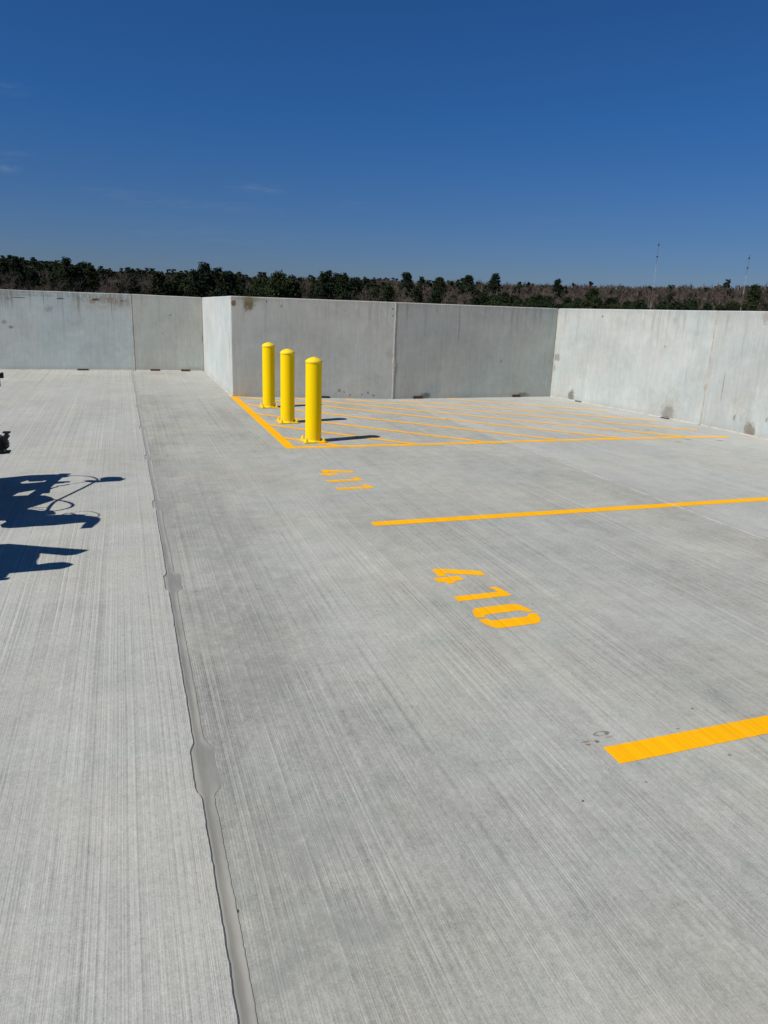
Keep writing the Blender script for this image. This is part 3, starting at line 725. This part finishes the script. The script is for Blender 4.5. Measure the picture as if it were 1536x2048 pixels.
bm = bmesh.new(); plate_y(bm, vq([(-500,700),(-60,690),(0,725),(100,745),(110,850),(100,920),(150,1000),(160,1120),(215,1230),(245,1275),(425,1275),(428,1325),(255,1335),(200,1350),(-500,1360)]), .10); stp('pump_base', bm, mat_blk)
bm = bmesh.new(); tube(bm, vq([(-80, 660), (-10, 640), (50, 632), (80, 660), (60, 705), (30, 715)], 6.22), .006, 8); stp('hose', bm, mat_hose, True)
bm = bmesh.new(); tube(bm, vq([(-300, 1275), (18, 1275)], 6.18), .010, 8); stp('fitting', bm, mat_steel, True)
s7 = 1365 / 40.0
def vq7(pts, y0=6.21): return [vp(x / s7, 730 + y / s7, y0) for x, y in pts]
bm = bmesh.new(); a, b_ = vq7([(-350, 745), (235, 735)])
tube(bm, [a, a.lerp(b_, .5), b_ + (a - b_) * .12, b_], [.017, .018, .019, .017], 16); stp('grip', bm, mat_blk, True)
bm = bmesh.new(); plate_y(bm, vq7([(45,510),(195,510),(240,620),(45,640)]), .025); stp('grip_flange', bm, mat_blk)
bm = bmesh.new(); a, b_ = vq7([(-60, 900), (10, 1450)], 6.21); tube(bm, [a, b_], [.0045, .0050], 10); stp('lever', bm, mat_navy, True)

# made-up unseen caster beside it: plates outlined to cast the two pronged shadow
sc = empty('shadow_caster', (-1.45, 4.3, 0)); tag(sc, 'unseen plates outside the left edge, shaped to cast the two pronged shadow', 'shadow caster')
s8 = 1536 / 190.0
def q8(pts, x0=-1.25): return [onp(x / s8, 1070 + y / s8, x0) for x, y in pts]
def scp(name, bm, mat, smooth=False):
    o = obj(name, bm, mat, None, smooth); o.parent = sc; o.matrix_parent_inverse = Matrix.Translation((1.45, -4.3, 0)); return o
bm = bmesh.new(); plate(bm, q8([(-300,190),(0,152),(70,145),(600,188),(640,222),(575,245),(648,250),(648,286),(590,288),(570,320),(570,350),(545,385),(518,430),(520,465),(545,488),(500,510),(400,598),(70,628),(40,660),(20,690),(-300,720)]), .05); scp('caster_body', bm, mat_navy)
bm = bmesh.new(); plate(bm, q8([(600,188),(1385,243),(1330,270),(1180,322),(1120,330),(640,286)]), .04); scp('pointed_prong', bm, mat_steel)
bm = bmesh.new(); plate(bm, q8([(500,492),(600,488),(700,468),(840,446),(960,440),(1050,450),(1110,468),(1135,480),(1080,510),(980,545),(880,560),(400,598)]), .04); scp('rounded_prong', bm, mat_blk)
bm = bmesh.new(); plate(bm, q8([(-300,695),(100,692),(95,705),(60,728),(20,735),(-300,760)]), .04); scp('caster_strip', bm, mat_blk)

# ------------------------------------------------------------------ land and woods
def terr(x, y):
    d = math.hypot(x, y); a = math.degrees(math.atan2(x, y)) - 19.8
    t = max(0.0, min(1.0, (d - 230) / 430)); t = t * t * (3 - 2 * t)
    hill = np.interp(a, [-60, -28, -23, -18, -12, -8, 0, 6, 12, 20, 28, 60], [16.5, 13.0, 9.5, 7.5, 7.5, 9.5, 11.0, 11.0, 11.0, 12.0, 14.0, 15])
    z = -14 + t * (14 + hill) + 1.0 * mnoise.noise(Vector((x * .008, y * .008, 0)))
    if d > 760: z -= min(30, (d - 760) * .03)
    return z
bm = bmesh.new(); rings = []
for r in [0, 25, 60, 120, 180, 240, 300, 360, 420, 480, 540, 600, 660, 720, 780, 900, 1200, 2000, 4000, 9000]:
    rings.append([bm.verts.new((r * math.sin(R(5 * k)), r * math.cos(R(5 * k)), terr(r * math.sin(R(5 * k)), r * math.cos(R(5 * k))) if r > 0 else -14)) for k in range(72)] if r else [bm.verts.new((0, 0, -14))])
for k in range(72): bm.faces.new((rings[0][0], rings[1][(k+1) % 72], rings[1][k]))
for a, b_ in zip(rings[1:], rings[2:]):
    for k in range(72): bm.faces.new((a[k], a[(k+1) % 72], b_[(k+1) % 72], b_[k]))
bmesh.ops.recalc_face_normals(bm, faces=bm.faces)
mat_gnd, n, b = new_mat('leaf_litter_ground', (.06, .05, .038), .95)
P = n.coord(); n.link(n.mix(n.map(n.noise(P, .05, 5), .35, .65), (.055, .045, .032), (.045, .05, .025)), b.inputs['Base Color'])
tag(obj('ground', bm, mat_gnd, smooth=True), kind='structure')

def leaf_mat(name, c1, c2, c3):
    m, n, b = new_mat(name, c1, .8, spec=.2)
    P = n.coord('Object'); oi = n.n.new('ShaderNodeObjectInfo')
    geo = n.n.new('ShaderNodeNewGeometry')
    c = n.mix(n.map(n.noise(P, .7, 3), .35, .65), c1, c2)
    c = n.mix(n.math('MULTIPLY', n.math('GREATER_THAN', geo.outputs['Random Per Island'], .8), .5), c, c3)
    v = n.math('ADD', .75, n.math('MULTIPLY', oi.outputs['Random'], .6))
    c = n.mix(1.0, c, n.comb(v, v, n.math('MULTIPLY', v, .95)), 'MULTIPLY')
    n.link(c, b.inputs['Base Color']); return m
mat_pine = leaf_mat('pine_needles', (.012, .021, .009), (.018, .029, .011), (.027, .037, .014))
mat_pine_y = leaf_mat('pine_needles_lighter', (.017, .029, .009), (.024, .037, .011), (.034, .044, .014))
mat_bark = rust_mat('pine_bark', (.075, .055, .042), (.045, .035, .028))
mat_twig = leaf_mat('bare_twigs', (.105, .082, .070), (.124, .097, .084), (.16, .128, .11))
mat_bbark = rust_mat('grey_bark', (.13, .115, .10), (.075, .065, .058))

def tri_mesh(name, T, mat):       # T: (n,3,3)
    T = np.asarray(T, dtype=np.float32); n_ = len(T); me = bpy.data.meshes.new(name)
    me.vertices.add(n_ * 3); me.vertices.foreach_set('co', T.reshape(-1))
    me.loops.add(n_ * 3); me.loops.foreach_set('vertex_index', np.arange(n_ * 3, dtype=np.int32))
    me.polygons.add(n_); me.polygons.foreach_set('loop_start', np.arange(0, n_ * 3, 3, dtype=np.int32))
    try: me.polygons.foreach_set('loop_total', np.full(n_, 3, dtype=np.int32))
    except Exception: pass
    me.update(calc_edges=True); me.materials.append(mat); return me
def pine_tris(H, rad, seed, nclump, per, size):
    r = np.random.default_rng(seed); out = []
    base = r.uniform(.30, .48) * H; cs = []
    lean = r.normal(0, .02, 2) * H
    for i in range(nclump):
        t = r.beta(1.5, 1.1); z = base + (H - base) * t
        w_ = rad * (1.0 - .72 * t ** 2.2) * (.55 + .45 * min(1, t * 4))
        a = r.uniform(0, 2 * math.pi); q_ = math.sqrt(r.uniform(.05, 1)) * w_
        cs.append((q_ * math.cos(a) + lean[0] * t, q_ * math.sin(a) + lean[1] * t, z, r.uniform(.5, 1.3) * rad * .25))
    for cx, cy, cz, cr in cs:
        d = r.normal(size=(per, 3)); d /= np.linalg.norm(d, axis=1)[:, None]
        p = d * (r.uniform(.35, 1, (per, 1)) ** .5) * cr * np.array([1.15, 1.15, .62]) + (cx, cy, cz)
        u = r.normal(size=(per, 3)); u /= np.linalg.norm(u, axis=1)[:, None]; v = np.cross(u, r.normal(size=(per, 3))); v /= np.linalg.norm(v, axis=1)[:, None]
        s_ = size * r.uniform(.6, 1.4, (per, 1))
        out.append(np.stack([p + u * s_, p - u * s_ * .5 + v * s_ * .7, p - u * s_ * .5 - v * s_ * .7], 1))
    return np.concatenate(out), base
def limb(a, b_, ra, rb, k=3):
    a = np.array(a, float); b_ = np.array(b_, float); d = b_ - a; d /= max(1e-6, np.linalg.norm(d))
    u = np.cross(d, (0.13, .21, 1.0)); u /= np.linalg.norm(u); v = np.cross(d, u); T = []
    ang = [2 * math.pi * i / k for i in range(k)]
    A = [a + ra * (u * math.cos(t) + v * math.sin(t)) for t in ang]; B = [b_ + rb * (u * math.cos(t) + v * math.sin(t)) for t in ang]
    for i in range(k):
        j = (i + 1) % k; T += [[A[i], A[j], B[j]], [A[i], B[j], B[i]]]
    return T
def pine_trunk(H, base, seed):
    r = np.random.default_rng(seed + 99); T = limb((0, 0, -1), (0, 0, H * .6), .24, .15, 6) + limb((0, 0, H * .6), (0, 0, H * .95), .15, .05, 5)
    for i in range(9):
        z = base * .75 + (H * .92 - base * .75) * i / 9; a = r.uniform(0, 6.28); L_ = H * .13 * r.uniform(.6, 1.2)
        T += limb((0, 0, z), (L_ * math.cos(a), L_ * math.sin(a), z + L_ * .35), .06, .02, 3)
    return T
def bare_tris(H, seed, depth=4, tw=.045, nb=5):
    r = np.random.default_rng(seed); trunk = []; twigs = []
    def grow(p, d, L_, rad, lev):
        p2 = p + d * L_
        (trunk if lev < 2 else twigs).extend(limb(p, p2, rad, rad * .62, 5 if lev == 0 else 3))
        if lev >= depth:
            return
        k = nb if lev > 0 else nb + 2
        for i in range(k):
            t = r.uniform(.35, 1.0) if lev > 0 else r.uniform(.30, 1.0)
            q_ = p + d * L_ * t
            e = r.normal(size=3); e -= e.dot(d) * d; e /= np.linalg.norm(e)
            s_ = r.uniform(.35, .85) if lev > 0 else r.uniform(.4, .9)
            nd = d * math.cos(s_) + e * math.sin(s_); nd[2] += .22; nd /= np.linalg.norm(nd)
            grow(q_, nd, L_ * r.uniform(.42, .68) * (1 if lev else .75), max(tw * .5, rad * (1 - t * .5) * .5), lev + 1)
    grow(np.array([0, 0, -1.0]), np.array([r.normal(0, .03), r.normal(0, .03), 1.0]), H * .62, H * .011, 0)
    return trunk, twigs

NV = 7
pines = []; bares = []
for k in range(NV):
    H_ = [19, 22, 17, 20, 24, 18, 21][k]; rd = [3.6, 4.0, 4.2, 3.2, 3.8, 3.4, 4.4][k]
    T, base = pine_tris(H_, rd, 100 + k, 170, 26, .30)
    root = empty('pine_tree', (0, 0, -500))
    c = obj('crown', tri_mesh('pine_crown', T, mat_pine if k % 3 else mat_pine_y), None, root)
    t = obj('trunk', tri_mesh('pine_trunk', pine_trunk(H_, base, k), mat_bark), None, root)
    pines.append((root, H_))
for k in range(NV):
    H_ = [18, 20, 16, 21, 17, 19, 15][k]
    tr, tw = bare_tris(H_, 300 + k, 4, .05, 5)
    root = empty('bare_tree', (0, 0, -500))
    obj('crown', tri_mesh('bare_crown', tw, mat_twig), None, root); obj('trunk', tri_mesh('bare_trunk', tr, mat_bbark), None, root)
    bares.append((root, H_))
pine_lo = [pine_tris([19, 22, 17, 21][k], [3.6, 4.0, 4.2, 3.6][k], 500 + k, 30, 11, .85)[0] for k in range(4)]
bare_lo = []
for k in range(4):
    tr, tw = bare_tris([18, 20, 17, 19][k], 700 + k, 3, .20, 6); bare_lo.append(np.asarray(tr + tw, dtype=np.float32))

def px_of(x, y, z):
    v = Vector((x, y, z - CAM_H)); a = v.dot(bx_); c_ = v.dot(by_); f = -v.dot(bz_)
    return 768 + FPX * a / f, 1024 - FPX * c_ / f
items = []
d = 225.0
while d < 745:
    step = (7.5 + d * .006) * (1 if d < 400 else .72)
    ang = -R(31)
    while ang < R(31):
        aa = ang + rng.normal(0, .25) * step / d; dd = d + rng.normal(0, .3) * step
        X, Y = dd * math.sin(aa + YAW), dd * math.cos(aa + YAW)
        px = px_of(X, Y, 0)[0]
        nz = mnoise.noise(Vector((X * .016, Y * .016, 4)))
        if px < 190: pp = .93 if dd > 330 else .12
        elif px < 470: pp = .42 if dd > 400 else .06
        elif px < 760: pp = .55 if dd < 300 else .14
        elif px < 950: pp = .12
        else: pp = .97 if dd < 330 else .05
        if 5 < pp * 100 < 85: pp += nz * 1.1 - .04
        items.append((dd, X, Y, rng.uniform() < pp, px))
        ang += step / d * rng.uniform(.85, 1.2)
    d += step * .92
print('trees', len(items), sum(i[3] for i in items))
TOWERS = [(1301.5, 612, 1314.5, 490), (1482.5, 612, 1494.5, 516)]
def clear(dd, px):          # strips of open ground in front of the masts
    return any(abs(px - t[0]) < 9 and dd < 262 for t in TOWERS)
near_p = near_b = 0
stuff_p, stuff_b = [], []
sky_idx = set()
for it in items:
    dd, X, Y, is_p, px = it
    if clear(dd, px) or not (-60 < px < 1600): continue
    sky = dd > 690 and is_p
    z = terr(X, Y); s_ = rng.uniform(.78, 1.12) * (1 if dd < 400 else .70); rz = rng.uniform(0, 6.28)
    band = px > 950 and dd < 330 and is_p
    if is_p and (near_p < 285 or (sky and near_p < 300)):
        near_p += 1; src, H_ = pines[near_p % NV]
        if band: s_ = rng.uniform(16.6, 18.8) / H_
        o = copy_tree(src) if near_p > NV else src
        nm = 'pine'
        if px < 190: lb = 'dark pine in the dense stand on the hill at the far left'
        elif px < 480: lb = 'dark round crowned pine scattered on the hill above the left parapets'
        elif px < 760: lb = 'dark pine in the clump right behind the parapet with the bollards'
        elif px < 950: lb = 'pine standing among bare trees above the middle of the long parapet'
        else: lb = 'low green pine in the band just above the parapet at right'
        tag(o, lb, 'pine tree', ['pines on the far left hill', 'pines above the left parapets', 'pines behind the bollards', 'pines above the middle parapet', 'pines in the green band at right'][0 if px < 190 else 1 if px < 480 else 2 if px < 760 else 3 if px < 950 else 4])
    elif (not is_p) and near_b < 300:
        near_b += 1; src, H_ = bares[near_b % NV]
        o = copy_tree(src) if near_b > NV else src
        zone = 0 if px < 270 else 1 if px < 560 else 2 if px < 900 else 3
        tag(o, ['leafless grey brown tree behind the rust stained parapet at left', 'leafless grey brown tree behind the corner of the return wall',
                'leafless grey brown tree between pines behind the long parapet', 'leafless grey brown tree behind the parapet at right'][zone], 'bare tree',
            ['bare trees at left', 'bare trees behind the return wall', 'bare trees behind the long parapet', 'bare trees at right'][zone])
    else:
        (stuff_p if is_p else stuff_b).append((X, Y, z, s_, rz)); continue
    o.location = (X, Y, z); o.rotation_euler.z = rz; o.scale = (s_, s_, s_)
def forest(name, places, srcs, mat, label, cat):
    out = []
    for i, (X, Y, z, s_, rz) in enumerate(places):
        T = srcs[i % len(srcs)]; c_, q_ = math.cos(rz) * s_, math.sin(rz) * s_
        M_ = np.array([[c_, -q_, 0], [q_, c_, 0], [0, 0, s_]], dtype=np.float32)
        out.append(T.reshape(-1, 3).astype(np.float32) @ M_.T + np.array([X, Y, z], dtype=np.float32))
    A_ = np.concatenate(out).reshape(-1, 3, 3); print(name, len(places), len(A_))
    o = obj(name, tri_mesh(name, A_, mat)); tag(o, label, cat, kind='stuff')
mat_fp = mat_pine; mat_fb = mat_twig
forest('pine_woodland', stuff_p, pine_lo, mat_fp, 'distant dark pines merging into the wooded skyline', 'woodland')
forest('bare_woodland', stuff_b, bare_lo, mat_fb, 'distant leafless woodland covering the hill up to the skyline', 'woodland')

# ------------------------------------------------------------------ radio masts
mat_red, _, _ = new_mat('mast_red', (.20, .06, .055), .5); mat_white, _, _ = new_mat('mast_white', (.45, .45, .44), .5); mat_dark, _, _ = new_mat('mast_top_dark', (.03, .03, .035), .5)
def mast(k, lb, dist=258.0):
    xb, yb, xt, yt = TOWERS[k]
    r0 = ray(xb, yb); s_ = dist / math.hypot(r0.x, r0.y); X, Y = r0.x * s_, r0.y * s_
    rt = ray(xt, yt); st_ = dist / math.hypot(rt.x, rt.y); ztop = CAM_H + rt.z * st_
    zb = terr(X, Y); Hh = ztop - zb
    e = empty('radio_mast', (X, Y, zb)); tag(e, lb, 'radio mast', 'red and white lattice masts')
    zsee = CAM_H - zb       # deck eye level measured from its foot
    vis = Hh - zsee
    bands = [(0, zsee + .20 * vis, mat_white), (zsee + .20 * vis, zsee + .40 * vis, mat_red), (zsee + .40 * vis, zsee + .72 * vis, mat_white), (zsee + .72 * vis, Hh * 1.0, mat_red)]
    w_ = .15
    for z0, z1, mt in bands:
        bm = bmesh.new(); cs = [(w_ * math.cos(R(90 + 120 * i)), w_ * math.sin(R(90 + 120 * i))) for i in range(3)]
        for cx, cy in cs: tube(bm, [(cx, cy, z0), (cx, cy, z1)], .016, 4)
        z = z0; i = 0
        while z < z1 - .8:
            for j in range(3):
                a_, b2 = cs[j], cs[(j + 1) % 3]
                if i % 2: a_, b2 = b2, a_
                tube(bm, [(a_[0], a_[1], z), (b2[0], b2[1], z + .8)], .007, 3)
            z += .8; i += 1
        obj('lattice_section', bm, mt, e)
    bm = bmesh.new(); tube(bm, [(0, 0, Hh), (0, 0, Hh + .9)], .05, 6); box(bm, -.14, .14, -.14, .14, Hh - .3, Hh + .2); obj('beacon', bm, mat_dark, e)
    bm = bmesh.new(); zz = zsee + vis * .83; box(bm, -.2, .2, -.16, .16, zz, zz + .35); obj('antenna_box', bm, mat_dark, e)
mast(0, 'taller radio mast rising behind the parapet, left one of the two')
mast(1, 'shorter radio mast near the right edge of the picture')
